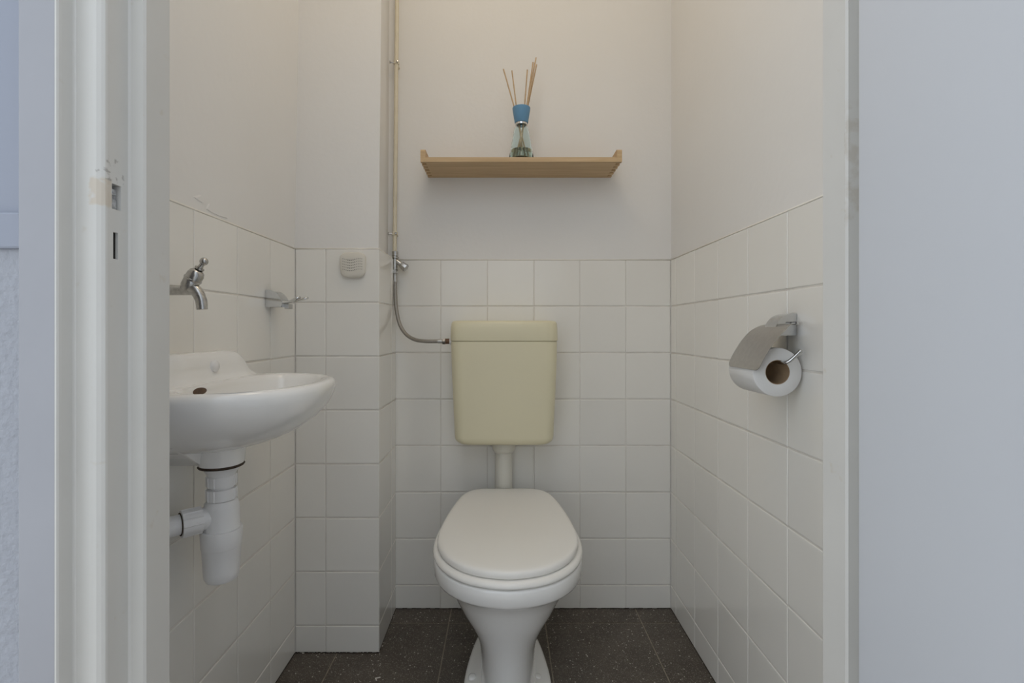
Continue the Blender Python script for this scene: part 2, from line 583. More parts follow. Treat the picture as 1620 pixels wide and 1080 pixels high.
# pipe boxing in the back left corner
bm = bmesh.new()
prism(bm, [(XL - off, BXY + off), (BXX - off, BXY + off), (-0.359, YB + off), (XL - off, YB + off)], 'z', 0, ZT)
lower = [v for v in bm.verts]
loft(bm, [[(XL - off, BXY + off, ZT), (BXX - off, BXY + off, ZT), (-0.374, YB + off, ZT), (XL - off, YB + off, ZT)],
          [(XL - off, BXY + off, ZC), (BXX + 0.012, BXY + off, ZC), (-0.368, YB + off, ZC), (XL - off, YB + off, ZC)]])
wall_boxing = struct(obj('wall_boxing', bm, 'plaster'), 'boxed-in corner projection with tiled lower half left of the cistern', 'wall')
tile_wall(wall_boxing, '-y', BXY, [XL, -0.4965, BXX])
tile_wall(wall_boxing, '+x', BXX - 0.001, [BXY + off, BXY + 0.152, YB])
bead(wall_boxing, [(XL, BXY + 0.001, ZT), (-0.45, BXY + 0.001, ZT), (BXX - 0.002, BXY + 0.001, ZT), (BXX - 0.004, BXY + 0.1, ZT), (BXX - 0.006, YB, ZT)])
# ceiling
bm = bmesh.new(); box(bm, XL - 0.12, XR + 0.12, YI - 0.07, YB + 0.12, ZC, ZC + 0.08)
struct(obj('ceiling', bm, 'ceiling'), 'white ceiling of the toilet room', 'ceiling')

# front wall with the door opening (seen from the hall)
YW = 0.445
ZH = 2.03
bm = bmesh.new()
box(bm, -1.4, -0.405, YW, YI, 0, ZC)
box(bm, 0.389, 1.4, YW, YI, 0, ZC)
box(bm, -0.405, 0.389, YW, YI, ZH + 0.03, ZC)
wall_front = struct(obj('wall_front', bm, 'hall_wall'), 'bluish hall wall around the toilet doorway', 'wall')
for a, b in ((-1.4, -0.4345), (0.4185, 1.4)):
    bm = bmesh.new(); box(bm, a, b, YW - 0.003, YW, 0, 0.974)
    obj('textured_panel', bm, 'hall_rough', wall_front)
    bm = bmesh.new(); box(bm, a, b, YW - 0.007, YW, 0.974, 1.007, 0.002)
    obj('dado_strip', bm, 'hall_wall', wall_front)


# unseen wall added behind the camera to dim daylight on the door frame
bm = bmesh.new(); box(bm, -1.4, 1.4, -2.0, -1.9, 0, ZC)
struct(obj('wall_light_block', bm, 'light_block_white'), 'added white wall behind the camera that holds back daylight', 'wall')

# ------------------------------------------------------------------ door frame
def jamb_profile(sx, xs, notch=None):
    # (distance outwards from the stop face, y)
    pts = [(0.0, YI), (0.0, 0.4830), (0.0015, 0.4805), (0.0135, 0.4805), (0.015, 0.4785)]
    if notch:
        y0, y1, d = notch
        pts += [(0.015, y1), (0.015 + d, y1), (0.015 + d, y0), (0.015, y0)]
    pts += [(0.015, 0.4540), (0.0155, 0.4520), (0.0175, 0.4500), (0.0205, 0.4480), (0.0240, 0.4473),
            (0.0385, 0.4473), (0.0395, 0.4465), (0.0400, 0.4450), (0.0400, 0.4345), (0.0403, 0.4318), (0.0412, 0.4303),
            (0.0425, 0.4300), (0.0425, YW), (0.0490, YW), (0.0490, YI)]
    return [(xs + sx * d, y) for d, y in pts]


def architrave_profile(sx, xs):
    pts = [(0.0426, 0.4300), (0.0740, 0.4300), (0.0755, 0.4312), (0.0755, YW), (0.0426, YW)]
    return [(xs + sx * d, y) for d, y in pts]


XSL, XSR = -0.357, 0.341
bm = bmesh.new()
KH = (0.9680, 0.9935)
LH = (1.0155, 1.0395)
for z0, z1, nt_ in ((0, KH[0], None), (KH[0], KH[1], (0.4605, 0.4665, 0.022)), (KH[1], LH[0], None),
                    (LH[0], LH[1], (0.4590, 0.4700, 0.022)), (LH[1], ZH, None)):
    prism(bm, jamb_profile(-1, XSL, nt_), 'z', z0, z1)
frame_l = struct(obj('trim_1', bm, 'frame'), 'left door jamb of thick cream-white paint with latch holes and stepped moulding', 'door frame')
bm = bmesh.new()
box(bm, -0.3785, -0.3765, 0.4592, 0.4698, LH[0] + 0.0003, LH[1] - 0.004)
v = bm.verts.new((-0.374, 0.4615, 1.030))
box(bm, -0.3765, -0.3752, 0.4620, 0.4690, LH[0] + 0.001, LH[0] + 0.011, 0.0005, 1)
box(bm, -0.3765, -0.3748, 0.4625, 0.4680, LH[0] + 0.014, LH[0] + 0.020, 0.0005, 1)
bmesh.ops.delete(bm, geom=[v], context='VERTS')
o = obj('strike_plate', bm, 'strike', frame_l); o['label'] = 'scratched grey metal inside the latch hole'
bm = bmesh.new(); box(bm, -0.3940, -0.3748, 0.4605, 0.4665, KH[0], KH[1])  # near-black block fills the hole, standing in for its depth shade
obj('bolt_hole_shade', bm, 'dark', frame_l)
bm = bmesh.new(); prism(bm, architrave_profile(-1, XSL), 'z', 0, ZH + 0.06)
obj('architrave', bm, 'hall_trim', frame_l)
bm = bmesh.new(); tube(bm, [(-0.4335, 0.4440, 0), (-0.4335, 0.4440, 1.0), (-0.4335, 0.4440, ZH)], 0.0026, 8)
obj('caulk_bead', bm, 'hall_wall', frame_l, True)

bm = bmesh.new()
prism(bm, jamb_profile(1, XSR), 'z', 0, ZH)
frame_r = struct(obj('trim_2', bm, 'frame'), 'right door jamb strip, white paint with a stained hinge gap', 'door frame')
bm = bmesh.new(); prism(bm, architrave_profile(1, XSR), 'z', 0, ZH + 0.06)
obj('architrave', bm, 'hall_trim', frame_r)
bm = bmesh.new()
box(bm, -0.405, 0.389, 0.4805, YI, ZH - 0.015, ZH + 0.03)
box(bm, -0.405, 0.389, YW, 0.4805, ZH, ZH + 0.03)
frame_h = struct(obj('trim_3', bm, 'frame'), 'white head of the toilet door frame', 'door frame')

bm = bmesh.new(); box(bm, XSL - 0.039, XSR + 0.039, 0.43, YW, ZH, ZH + 0.06)
obj('architrave', bm, 'hall_trim', frame_h)
# the open door: hinged on the right, swung out past the camera
bm = bmesh.new(); box(bm, 0.322, 0.362, -0.285, 0.440, 0.012, 2.015, 0.0022, 3)
door = struct(obj('door_1', bm, 'door', None, True, 40), 'plain white flush door standing open at the right', 'door')

# ------------------------------------------------------------------ toilet
XC = 0.0095
OUT = [(1.008, 0.0), (1.0095, 0.018), (1.013, 0.037), (1.019, 0.060), (1.032, 0.089), (1.050, 0.113), (1.073, 0.1345), (1.102, 0.1520),
       (1.140, 0.1655), (1.185, 0.1708), (1.235, 0.1690), (1.290, 0.1630), (1.360, 0.1520), (1.420, 0.1390), (1.450, 0.1280),
       (1.470, 0.1150), (1.483, 0.0980), (1.489, 0.0780), (1.490, 0.040), (1.490, 0.0)]


def resample(poly, n):
    P = smooth_path([(p[0], p[1], 0) for p in poly], 6)
    L = [0]
    for a, b in zip(P[:-1], P[1:]):
        L.append(L[-1] + (b - a).length)
    out, k = [], 0
    for i in range(n):
        t = L[-1] * i / (n - 1)
        while k < len(L) - 2 and L[k + 1] < t:
            k += 1
        f = (t - L[k]) / max(L[k + 1] - L[k], 1e-9)
        out.append(P[k].lerp(P[k + 1], f))
    return [(p.x, max(p.y, 0)) for p in out]


HALF = resample(OUT, 36)


def egg(wscale, y0, y1, z, tilt=0.0, offs=0.0):
    """closed egg outline; y range mapped from 1.000..1.490 to y0..y1; offs grows it outwards"""
    right = []
    for (y, x) in HALF:
        right.append((x * wscale, y0 + (y - 1.0) / 0.49 * (y1 - y0)))
    ring = [(x, y) for x, y in right] + [(-x, y) for x, y in reversed(right[1:-1])]
    if offs:
        n = len(ring)
        new = []
        for i in range(n):
            a, b = Vector(ring[i - 1]), Vector(ring[(i + 1) % n])
            t = (b - a).normalized()
            new.append((ring[i][0] + t.y * offs, ring[i][1] - t.x * offs))
        ring = new
    return [(XC + x, y, z + tilt * (y - 1.0) / 0.49) for x, y in ring]


toilet = thing('toilet', (XC, 1.23, 0), 'white floor-standing toilet with closed seat and lid in front of the cistern', 'toilet')
TL = 0.020
bm = bmesh.new()
rings = [egg(1, 1.0, 1.49, z, TL, of) for z, of in
         ((0.3775, -0.006), (0.3785, -0.0015), (0.3805, 0.0), (0.3870, 0.0), (0.3915, -0.0015), (0.3940, -0.005), (0.3952, -0.011), (0.3958, -0.022))]
rings.append(egg(0.60, 1.08, 1.42, 0.3975, TL))
rings.append(egg(0.15, 1.20, 1.27, 0.3985, TL))
loft(bm, rings)
obj('lid', bm, 'seat', toilet, True, 50)
bm = bmesh.new()
# seat ring: outer loop over the top to the inner loop
prof = [(0.3605, 0.006), (0.3625, 0.0095), (0.3665, 0.0105), (0.3710, 0.0090), (0.3745, 0.0055), (0.3760, 0.0), (0.3760, -0.03), (0.3720, -0.045), (0.3605, -0.045)]
rings = [egg(1, 1.0, 1.49, z, TL, of) for z, of in prof]
rings.append(rings[0])
vr = [[bm.verts.new(p) for p in r] for r in rings[:-1]]
vr.append(vr[0])
for a, b in zip(vr[:-1], vr[1:]):
    for i in range(len(a)):
        j = (i + 1) % len(a)
        bm.faces.new((a[i], a[j], b[j], b[i]))
obj('seat', bm, 'seat', toilet, True, 60)
for sx in (-1, 1):
    bm = bmesh.new()
    lathe(bm, (XC + sx * 0.075 - 0.022, 1.497, 0.392), (1, 0, 0), [(0, 0.006), (0.002, 0.009), (0.042, 0.009), (0.044, 0.006)], 16)
    lathe(bm, (XC + sx * 0.075, 1.497, 0.362), (0, 0, 1), [(0, 0.011), (0.03, 0.008)], 16)
    obj('hinge', bm, 'seat', toilet, True, 40)

bm = bmesh.new()
rings = [egg(1, 1.0, 1.49, 0.3590, TL, -0.02),
         egg(1, 1.0, 1.49, 0.3590, TL, 0.003),
         egg(1, 1.0, 1.49, 0.3570, TL, 0.0075),
         egg(1, 1.0, 1.49, 0.3525, TL, 0.0090),
         egg(1, 1.0, 1.49, 0.3255, TL * .5, 0.0085),
         egg(1, 1.002, 1.488, 0.3195, TL * .4, 0.0060),
         egg(1, 1.005, 1.485, 0.3150, TL * .3, 0.0),
         egg(0.93, 1.016, 1.475, 0.3090),
         egg(0.86, 1.026, 1.465, 0.2970),
         egg(0.785, 1.036, 1.460, 0.2745),
         egg(0.685, 1.047, 1.455, 0.2400),
         egg(0.585, 1.058, 1.450, 0.2120),
         egg(0.500, 1.067, 1.445, 0.1860),
         egg(0.440, 1.073, 1.440, 0.1620),
         egg(0.405, 1.077, 1.435, 0.1380),
         egg(0.392, 1.079, 1.430, 0.1000),
         egg(0.388, 1.079, 1.425, 0.0500),
         egg(0.395, 1.076, 1.425, 0.0000)]
loft(bm, rings)
# foot plate with its flared sides
rings = [egg(0.640, 1.075, 1.420, 0.0), egg(0.640, 1.075, 1.420, 0.018), egg(0.625, 1.078, 1.418, 0.0235),
         egg(0.585, 1.082, 1.415, 0.0265), egg(0.42, 1.09, 1.41, 0.034), egg(0.32, 1.10, 1.40, 0.060)]
loft(bm, rings)
obj('bowl', bm, 'porcelain', toilet, True, 60)
for sx, x in ((-1, -0.079), (1, 0.0845)):
    bm = bmesh.new()
    lathe(bm, (x, 1.213, 0.025), (0, 0, 1), [(0, 0.0105), (0.005, 0.0105), (0.0085, 0.0090), (0.0105, 0.0050), (0.011, 0.0)], 20)
    obj('bolt_cap', bm, 'porcelain', toilet, True, 60)

# ------------------------------------------------------------------ cistern
XCI = 0.0010


def rrect(hx, y0, y1, r, z, n=6):
    """rectangle in plan; the two front corners rounded with radius r"""
    pts = [(hx, y1), (hx, y0 + r)]
    pts = [(XCI + hx, y1, z)]
    for k in range(n + 1):
        a = -k / n * PI / 2
        pts.append((XCI + hx - r + r * math.cos(a), y0 + r + r * math.sin(a), z))
    for k in range(n + 1):
        a = -PI / 2 - k / n * PI / 2
        pts.append((XCI - hx + r + r * math.cos(a), y0 + r + r * math.sin(a), z))
    pts.append((XCI - hx, y1, z))
    return pts


YCF = 1.407
YCB = YB - 0.0005
cist = thing('cistern', (XCI, 1.48, 0.56), 'cream yellow plastic wall cistern above the toilet', 'cistern')
bm = bmesh.new()
rings = []
ZB = 0.560
for k in range(9):
    a = k / 8 * PI / 2
    ins = 0.024 * (1 - math.sin(a))
    z = ZB + 0.024 * (1 - math.cos(a))
    rings.append(rrect(0.1475 - ins, YCF + 0.010 + ins * 0.7, YCB, 0.030, z))
rings.append(rrect(0.1525, YCF + 0.004, YCB, 0.032, 0.70))
rings.append(rrect(0.1565, YCF, YCB, 0.032, 0.80))
rings.append(rrect(0.1575, YCF, YCB, 0.032, 0.8625))
rings.append(rrect(0.1575, YCF, YCB, 0.032, 0.8660))
rings.append(rrect(0.1560, YCF + 0.0015, YCB, 0.032, 0.8672))
loft(bm, rings)
obj('tank', bm, 'cistern', cist, True, 50)
bm = bmesh.new()
rings = [rrect(0.1550, YCF + 0.003, YCB, 0.032, 0.8674), rrect(0.1588, YCF - 0.001, YCB, 0.032, 0.8682),
         rrect(0.1592, YCF - 0.0015, YCB, 0.032, 0.8700), rrect(0.1582, YCF - 0.0005, YCB, 0.032, 0.905),
         rrect(0.1570, YCF + 0.0008, YCB, 0.032, 0.9185), rrect(0.1550, YCF + 0.0035, YCB, 0.032, 0.9240),
         rrect(0.1510, YCF + 0.0075, YCB, 0.032, 0.9270), rrect(0.1440, YCF + 0.015, YCB, 0.032, 0.9280)]
loft(bm, rings)
obj('cistern_lid', bm, 'cistern', cist, True, 50)
bm = bmesh.new()
ZIN = 0.866
lathe(bm, (-0.150, 1.470, ZIN), (-1, 0, 0), [(0, 0.0105), (0.0135, 0.0105), (0.0145, 0.0095)], 20)
o = obj('inlet', bm, 'pvc', cist, True, 40)

fp = thing('flush_pipe', (0.0, 1.52, 0.27), 'off-white plastic flush pipe between cistern and toilet', 'pipe')
YFP = 1.520
bm = bmesh.new()
tube(bm, [(0.0, YFP, 0.553), (0.0, YFP, 0.42), (0.0, YFP, 0.330), (0.0, YFP - 0.004, 0.302), (0.001, YFP - 0.018, 0.280), (0.002, YFP - 0.034, 0.272), (0.002, YFP - 0.046, 0.271)], 0.0268, 28, 5)
obj('pipe', bm, 'flush', fp, True, 60)
bm = bmesh.new()
lathe(bm, (0.0, YFP, 0.5560), (0, 0, -1), [(0, 0.0345), (0.002, 0.0368), (0.026, 0.0368), (0.032, 0.0345), (0.0375, 0.0300), (0.0390, 0.0270)], 32)
obj('collar', bm, 'flush', fp, True, 50)

# ------------------------------------------------------------------ water pipe, valve and hose
YP = 1.530
ptop, pbot = Vector((-0.3330, YP, ZC - 0.001)), Vector((-0.3455, YP, 1.145))


def on_pipe(z):
    f = (z - pbot.z) / (ptop.z - pbot.z)
    return pbot.lerp(ptop, f)


wp = thing('water_pipe', tuple(pbot), 'thin cream painted water pipe running up the wall beside the shelf', 'pipe')
bm = bmesh.new(); tube(bm, [pbot, on_pipe(1.6), on_pipe(2.0), ptop], 0.0065, 16)
obj('pipe', bm, 'pipe_paint', wp, True, 60)
for z in (1.745, 1.205):
    c = on_pipe(z)
    bm = bmesh.new()
    lathe(bm, (c.x, c.y, z - 0.006), (0, 0, 1), [(0, 0.0070), (0.001, 0.0092), (0.011, 0.0092), (0.012, 0.0070)], 20)
    tube(bm, [(c.x, c.y + 0.008, z), (c.x, YB + 0.004, z)], 0.004, 10)
    k = obj('pipe_clip', bm, 'pipe_paint', wp, True, 50)
    bm = bmesh.new()
    lathe(bm, (c.x + 0.004, c.y - 0.006, z - 0.001), (0.35, -1, 0), [(0, 0.0035), (0.006, 0.0035), (0.008, 0.002)], 10)
    lathe(bm, (c.x - 0.006, c.y - 0.004, z - 0.001), (-1, -0.2, 0), [(0, 0.0025), (0.011, 0.0025), (0.0112, 0.0045), (0.0145, 0.0040)], 10)
    obj('screw', bm, 'old_chrome', k, True, 40)

vx = -0.3440
valve = thing('stop_valve', (vx, YP, 1.06), 'chrome angled stop valve at the foot of the water pipe', 'valve')
bm = bmesh.new()
lathe(bm, (vx, YP, 1.128), (0, 0, -1), [(0, 0.006), (0.0, 0.0068), (0.006, 0.0075), (0.030, 0.0078), (0.050, 0.0070), (0.052, 0.0)], 20)
ax = Vector((0.80, -0.12, -0.60)).normalized()
lathe(bm, (vx, YP, 1.122), ax, [(0, 0.0065), (0.024, 0.0078), (0.026, 0.007)], 20)
obj('valve_body', bm, 'old_chrome', valve, True, 50)
bm = bmesh.new()
lathe(bm, (vx, YP, 1.149), (0, 0, -1), [(0, 0.0078), (0.001, 0.0098), (0.015, 0.0098), (0.0165, 0.0080), (0.0185, 0.0078), (0.0190, 0.0122), (0.0215, 0.0122), (0.0220, 0.0076)], 6 * 4)
obj('compression_nut', bm, 'old_chrome', valve, True, 40)
bm = bmesh.new()
lathe(bm, (vx, YP, 1.092), (0, 0, -1), [(0, 0.0075), (0.001, 0.0098), (0.012, 0.0098), (0.0135, 0.0078)], 6)
obj('outlet_nut', bm, 'old_chrome', valve)
bm = bmesh.new()
lathe(bm, Vector((vx, YP, 1.122)) + ax * 0.024, ax, [(0, 0.0085), (0.001, 0.0110), (0.020, 0.0128), (0.022, 0.0120), (0.0225, 0.009), (0.0228, 0)], 8)
obj('valve_handle', bm, 'old_chrome', valve, True, 30)

hose = thing('flexible_hose', (vx, YP, 1.02), 'grey braided flexible hose curving from the valve to the cistern', 'hose')
hp = [(vx, YP, 1.064), (vx + 0.0008, YP, 1.02), (vx + 0.005, YP - 0.004, 0.967), (vx + 0.017, YP - 0.012, 0.920), (vx + 0.039, YP - 0.025, 0.888),
      (vx + 0.070, YP - 0.042, 0.871), (vx + 0.105, YP - 0.056, 0.866), (-0.1985, 1.470, ZIN)]
bm = bmesh.new(); tube(bm, hp, 0.0058, 14, 8)
obj('braided_hose', bm, 'hose', hose, True, 60)
bm = bmesh.new(); lathe(bm, (vx, YP, 1.0785), (0, 0, -1), [(0, 0.0045), (0.009, 0.0045), (0.0095, 0.0066), (0.026, 0.0066), (0.0265, 0.0055)], 16)
obj('ferrule', bm, 'brushed', hose, True, 40)
bm = bmesh.new(); lathe(bm, (-0.2010, 1.470, ZIN), (1, 0, 0), [(0, 0.0055), (0.0005, 0.0066), (0.0135, 0.0066), (0.014, 0.005)], 16)
obj('ferrule', bm, 'brushed', hose, True, 40)
bm = bmesh.new(); lathe(bm, (-0.1872, 1.470, ZIN), (1, 0, 0), [(0, 0.0075), (0.0012, 0.0105), (0.0095, 0.0105), (0.011, 0.0085)], 6)
obj('union_nut', bm, 'old_chrome', hose)
bm = bmesh.new(); lathe(bm, (-0.1762, 1.470, ZIN), (1, 0, 0), [(0, 0.0082), (0.0115, 0.0082)], 16)
o = obj('thread', bm, 'brass', hose, True, 40); o['label'] = 'dark brass thread at the cistern inlet'

# ------------------------------------------------------------------ wooden shelf
SX0, SX1 = -0.2440, 0.3460
SY0, SY1 = 1.4150, YB + off - 0.0004
SZ0, SZ1 = 1.3925, 1.4060
ET = 0.0145
shelf = thing('wall_shelf', ((SX0 + SX1) / 2, SY1, SZ0), 'pale pine wall shelf with finger-jointed upturned ends', 'shelf')
nf = 11
fw = (SY1 - SY0) / nf
bm = bmesh.new()
box(bm, SX0 + ET, SX1 - ET, SY0, SY1, SZ0, SZ1)
for k in range(0, nf, 2):
    for a, b in ((SX0, SX0 + ET), (SX1 - ET, SX1)):
        if k == 0:
            continue
        box(bm, a, b, SY0 + k * fw, SY0 + (k + 1) * fw, SZ0, SZ1)
obj('shelf_board', bm, 'wood', shelf)
for a, b, s in ((SX0, SX0 + ET - 0.0004, 1), (SX1 - ET + 0.0004, SX1, -1)):
    bm = bmesh.new()
    zt = SZ1 + 0.0240
    # upright end: side outline with a rounded front upper corner
    prof = [(SY0, SZ1 + 0.0003), (SY0, zt - 0.006), (SY0 + 0.0018, zt - 0.0018), (SY0 + 0.006, zt), (SY1, zt), (SY1, SZ1 + 0.0003)]
    inner = 0.004
    loft(bm, [[(a, y, z) for y, z in prof], [(b, y, z) for y, z in prof]])
    for k in range(nf):
        if k % 2 == 1 or k == 0:
            box(bm, a, b, SY0 + k * fw + (0.0006 if k else 0), SY0 + (k + 1) * fw - 0.0006, SZ0 + (0.0055 if k else 0), SZ1 + 0.0003)
    obj('end_panel', bm, 'wood', shelf)

# ------------------------------------------------------------------ reed diffuser
DX, DY, DZ = 0.0530, 1.4580, SZ1
diff = thing('reed_diffuser', (DX, DY, DZ), 'reed diffuser with clear glass bottle and blue collar on the wooden shelf', 'diffuser')
bm = bmesh.new()
bot = [(0.000, 0.0), (0.000, 0.0340), (0.002, 0.0372), (0.006, 0.0382), (0.030, 0.0345), (0.070, 0.0275), (0.094, 0.0232), (0.102, 0.0205), (0.106, 0.0165), (0.110, 0.0150), (0.118, 0.0150)]
inn = [(0.118, 0.0130), (0.110, 0.0130), (0.106, 0.0145), (0.101, 0.0185), (0.094, 0.0212), (0.070, 0.0255), (0.030, 0.0325), (0.008, 0.0358), (0.006, 0.0330), (0.006, 0.0)]
lathe(bm, (DX, DY, DZ), (0, 0, 1), bot + inn, 40)
obj('bottle', bm, 'glass', diff, True, 50)
bm = bmesh.new()
lathe(bm, (DX, DY, DZ), (0, 0, 1), [(0.0063, 0.0), (0.0063, 0.0325), (0.0083, 0.0354), (0.034, 0.0314), (0.034, 0.0)], 40)
obj('liquid', bm, 'liquid', diff, True, 50)
bm = bmesh.new()
lathe(bm, (DX, DY, DZ), (0, 0, 1), [(0.1110, 0.0152), (0.1110, 0.0180), (0.1160, 0.0182), (0.1165, 0.0152)], 32, cap0=False, cap1=False)
obj('neck_ring', bm, 'metal_ring', diff, True, 40)
bm = bmesh.new()
lathe(bm, (DX, DY, DZ), (0, 0, 1), [(0.1168, 0.0152), (0.1168, 0.0190), (0.1180, 0.0202), (0.1590, 0.0268), (0.1615, 0.0272), (0.1630, 0.0262), (0.1632, 0.0235), (0.155, 0.0150), (0.119, 0.0132)], 40, cap0=False, cap1=False)
obj('collar', bm, 'blue', diff, True, 40)
for tx, ty, tz, bx_, by_ in ((-0.0540, 0.01, 0.2860, 0.018, -0.004), (-0.0285, 0.00, 0.2760, 0.010, 0.006), (0.0175, -0.012, 0.2720, -0.004, 0.012),
                             (0.0355, 0.008, 0.3055, -0.017, -0.006), (0.0440, -0.004, 0.3130, -0.012, 0.008), (0.0410, 0.016, 0.3080, -0.016, 0.010),
                             (0.0475, 0.022, 0.3065, -0.020, 0.0)):
    bm = bmesh.new()
    tp, bp_ = Vector((DX + tx, DY + ty, DZ + tz)), Vector((DX + bx_, DY + by_, DZ + 0.0075))
    nk = Vector((DX + max(-0.009, min(0.009, tx * 0.35)), DY + ty * 0.3, DZ + 0.122))
    tube(bm, [bp_, nk, tp], 0.0020, 8, 3)
    obj('reed', bm, 'reed', diff, True, 60)

# ------------------------------------------------------------------ wash basin
BYC = 0.893
basin = thing('wash_basin', (XL, BYC, 0.68), 'small white ceramic hand basin mounted on the left wall', 'basin')
XWB = XL + 0.0003
NB = 128
ICX, ICY = -0.446, BYC


def d_ring(a, b, z, yc=BYC, x0=XWB, p=2.25):
    """D outline against the wall: projection a, half width b, sampled by rays from a fixed centre"""
    out = []
    cx, cy = x0 + a * 0.42, yc
    for i in range(NB):
        th = 2 * PI * (i + 0.5) / NB
        dx, dy = math.cos(th), math.sin(th)
        lo_, hi_ = 0.0, 1.0
        for _ in range(30):
            t = (lo_ + hi_) / 2
            x, y = cx + dx * t, cy + dy * t
            u = (x - x0) / a
            # wall side: the sides come in slightly towards the wall
            w = abs(y - yc) / b
            ok = x >= x0 and (max(u - 0.12, 0) / 0.88) ** p + w ** p <= 1
            if ok:
                lo_ = t
            else:
                hi_ = t
        out.append((cx + dx * lo_, cy + dy * lo_, z))
    return out


IXS, IA, IB = -0.5300, 0.1760, 0.1660


def i_ring(s, z, p=2.2):
    """bowl opening: flatter on the wall side, elongated along the wall; s scales about its middle"""
    cx = IXS + 0.36 * IA
    out = []
    for i in range(NB):
        th = 2 * PI * (i + 0.5) / NB
        c, sn = math.cos(th), math.sin(th)
        ax_ = 0.64 * IA if c > 0 else 0.36 * IA
        r = 1.0 / ((abs(c) / ax_) ** p + (abs(sn) / IB) ** p) ** (1 / p)
        out.append((cx + c * r * s, BYC + sn * r * s, z))
    return out


ZR = 0.8050
bm = bmesh.new()
outer = [(0.105, 0.052, 0.6895), (0.128, 0.088, 0.6920), (0.160, 0.120, 0.7005), (0.194, 0.150, 0.7155), (0.222, 0.175, 0.7360),
         (0.242, 0.193, 0.7580), (0.2530, 0.2020, 0.7800), (0.2560, 0.2045, 0.7920), (0.2550, 0.2035, 0.7985), (0.2525, 0.2005, 0.8030), (0.2480, 0.1960, ZR)]
rings = [d_ring(a, b, z) for a, b, z in outer]
rings += [i_ring(1.075, ZR + 0.0002), i_ring(1.03, ZR - 0.001), i_ring(0.995, ZR - 0.0045), i_ring(0.965, ZR - 0.014), i_ring(0.92, 0.770), i_ring(0.84, 0.745), i_ring(0.68, 0.722),
          i_ring(0.45, 0.710), i_ring(0.16, 0.704), i_ring(0.02, 0.703)]
loft(bm, rings)
obj('bowl', bm, 'porcelain', basin, True, 50)
# drain boss under the bowl and the rib that runs back to the wall
DRX, DRY = -0.5030, 0.862
bm = bmesh.new()


def boss(hx0, hx1, hy, z, r=0.033, n=8, yc=DRY):
    pts = []
    for cx, cy, a0 in ((hx1 - r, yc + hy - r, 0), (hx0 + r, yc + hy - r, 90), (hx0 + r, yc - hy + r, 180), (hx1 - r, yc - hy + r, 270)):
        for k in range(n + 1):
            a = math.radians(a0 + 90 * k / n)
            pts.append((cx + r * math.cos(a), cy + r * math.sin(a), z))
    return pts


loft(bm, [boss(DRX - 0.042, DRX + 0.042, 0.042, 0.712), boss(DRX - 0.038, DRX + 0.038, 0.038, 0.690), boss(DRX - 0.036, DRX + 0.036, 0.036, 0.668), boss(DRX - 0.035, DRX + 0.035, 0.035, 0.6630)])
loft(bm, [boss(XWB, DRX - 0.005, 0.120, 0.718, 0.004), boss(XWB, DRX - 0.012, 0.085, 0.700, 0.004), boss(XWB, DRX - 0.018, 0.034, 0.668, 0.004)])
obj('drain_boss', bm, 'porcelain', basin, True, 50)
# upstand along the wall
bm = bmesh.new()


def upstand(x, k, dy):
    pts = [(-0.190, -0.004), (-0.175, 0.006), (-0.160, 0.022), (-0.145, 0.040), (-0.128, 0.0495), (-0.108, 0.0535),
           (-0.03, 0.054), (0.05, 0.054), (0.095, 0.0532), (0.116, 0.0488), (0.131, 0.0395),
           (0.144, 0.0255), (0.158, 0.0125), (0.177, 0.0035), (0.200, -0.004)]
    pts = [(BYC + y - math.copysign(dy, y), ZR + (h * (1 - k) if h > 0 else h)) for y, h in pts]
    return [(x, p.x, p.y) for p in smooth_path([(a, b, 0) for a, b in pts], 4)]


loft(bm, [upstand(XWB, 0.0, 0), upstand(XWB + 0.020, 0.0, 0), upstand(XWB + 0.025, 0.012, 0.001), upstand(XWB + 0.029, 0.06, 0.002), upstand(XWB + 0.032, 0.18, 0.003),
          upstand(XWB + 0.034, 0.50, 0.004), upstand(XWB + 0.036, 0.78, 0.005), upstand(XWB + 0.041, 0.95, 0.006), upstand(XWB + 0.046, 1.05, 0.008)])
obj('upstand', bm, 'porcelain', basin, True, 50)
bm = bmesh.new()
lathe(bm, (XL + 0.030, 0.912, 0.832), (1, 0, 0.12), [(0, 0.0105), (0.004, 0.0115), (0.008, 0.0110), (0.0105, 0.0085), (0.0112, 0.0)], 24)
obj('blanking_plug', bm, 'pvc', basin, True, 50)
bm = bmesh.new()
rings = []
for d, k in ((-0.004, 1.0), (0.0022, 1.0), (0.0026, 0.86)):
    rings.append([(IXS + 0.36 * IA - 0.36 * IA * 0.985 * (1 - (abs(y - BYC) / IB) ** 2.2) ** 0.4545 + d + 0.30 * (0.7945 - z), y, z) for y, z in
                  [(0.834 + 0.022 * k * math.cos(2 * PI * i / 28), 0.7945 + 0.0060 * k * math.sin(2 * PI * i / 28)) for i in range(28)]])
loft(bm, rings)  # dark brown patch instead of a recess, the hole's shade as colour
o = obj('overflow_hole', bm, 'slot', basin, True, 40); o['label'] = 'overflow hole, its shade painted dark brown'

# ------------------------------------------------------------------ bottle trap
trap = thing('bottle_trap', (DRX, DRY, 0.446), 'white plastic bottle trap hanging below the hand basin', 'trap')
D0 = (DRX, DRY, 0)


def zprof(lst):
    return [(z, r) for z, r in lst]


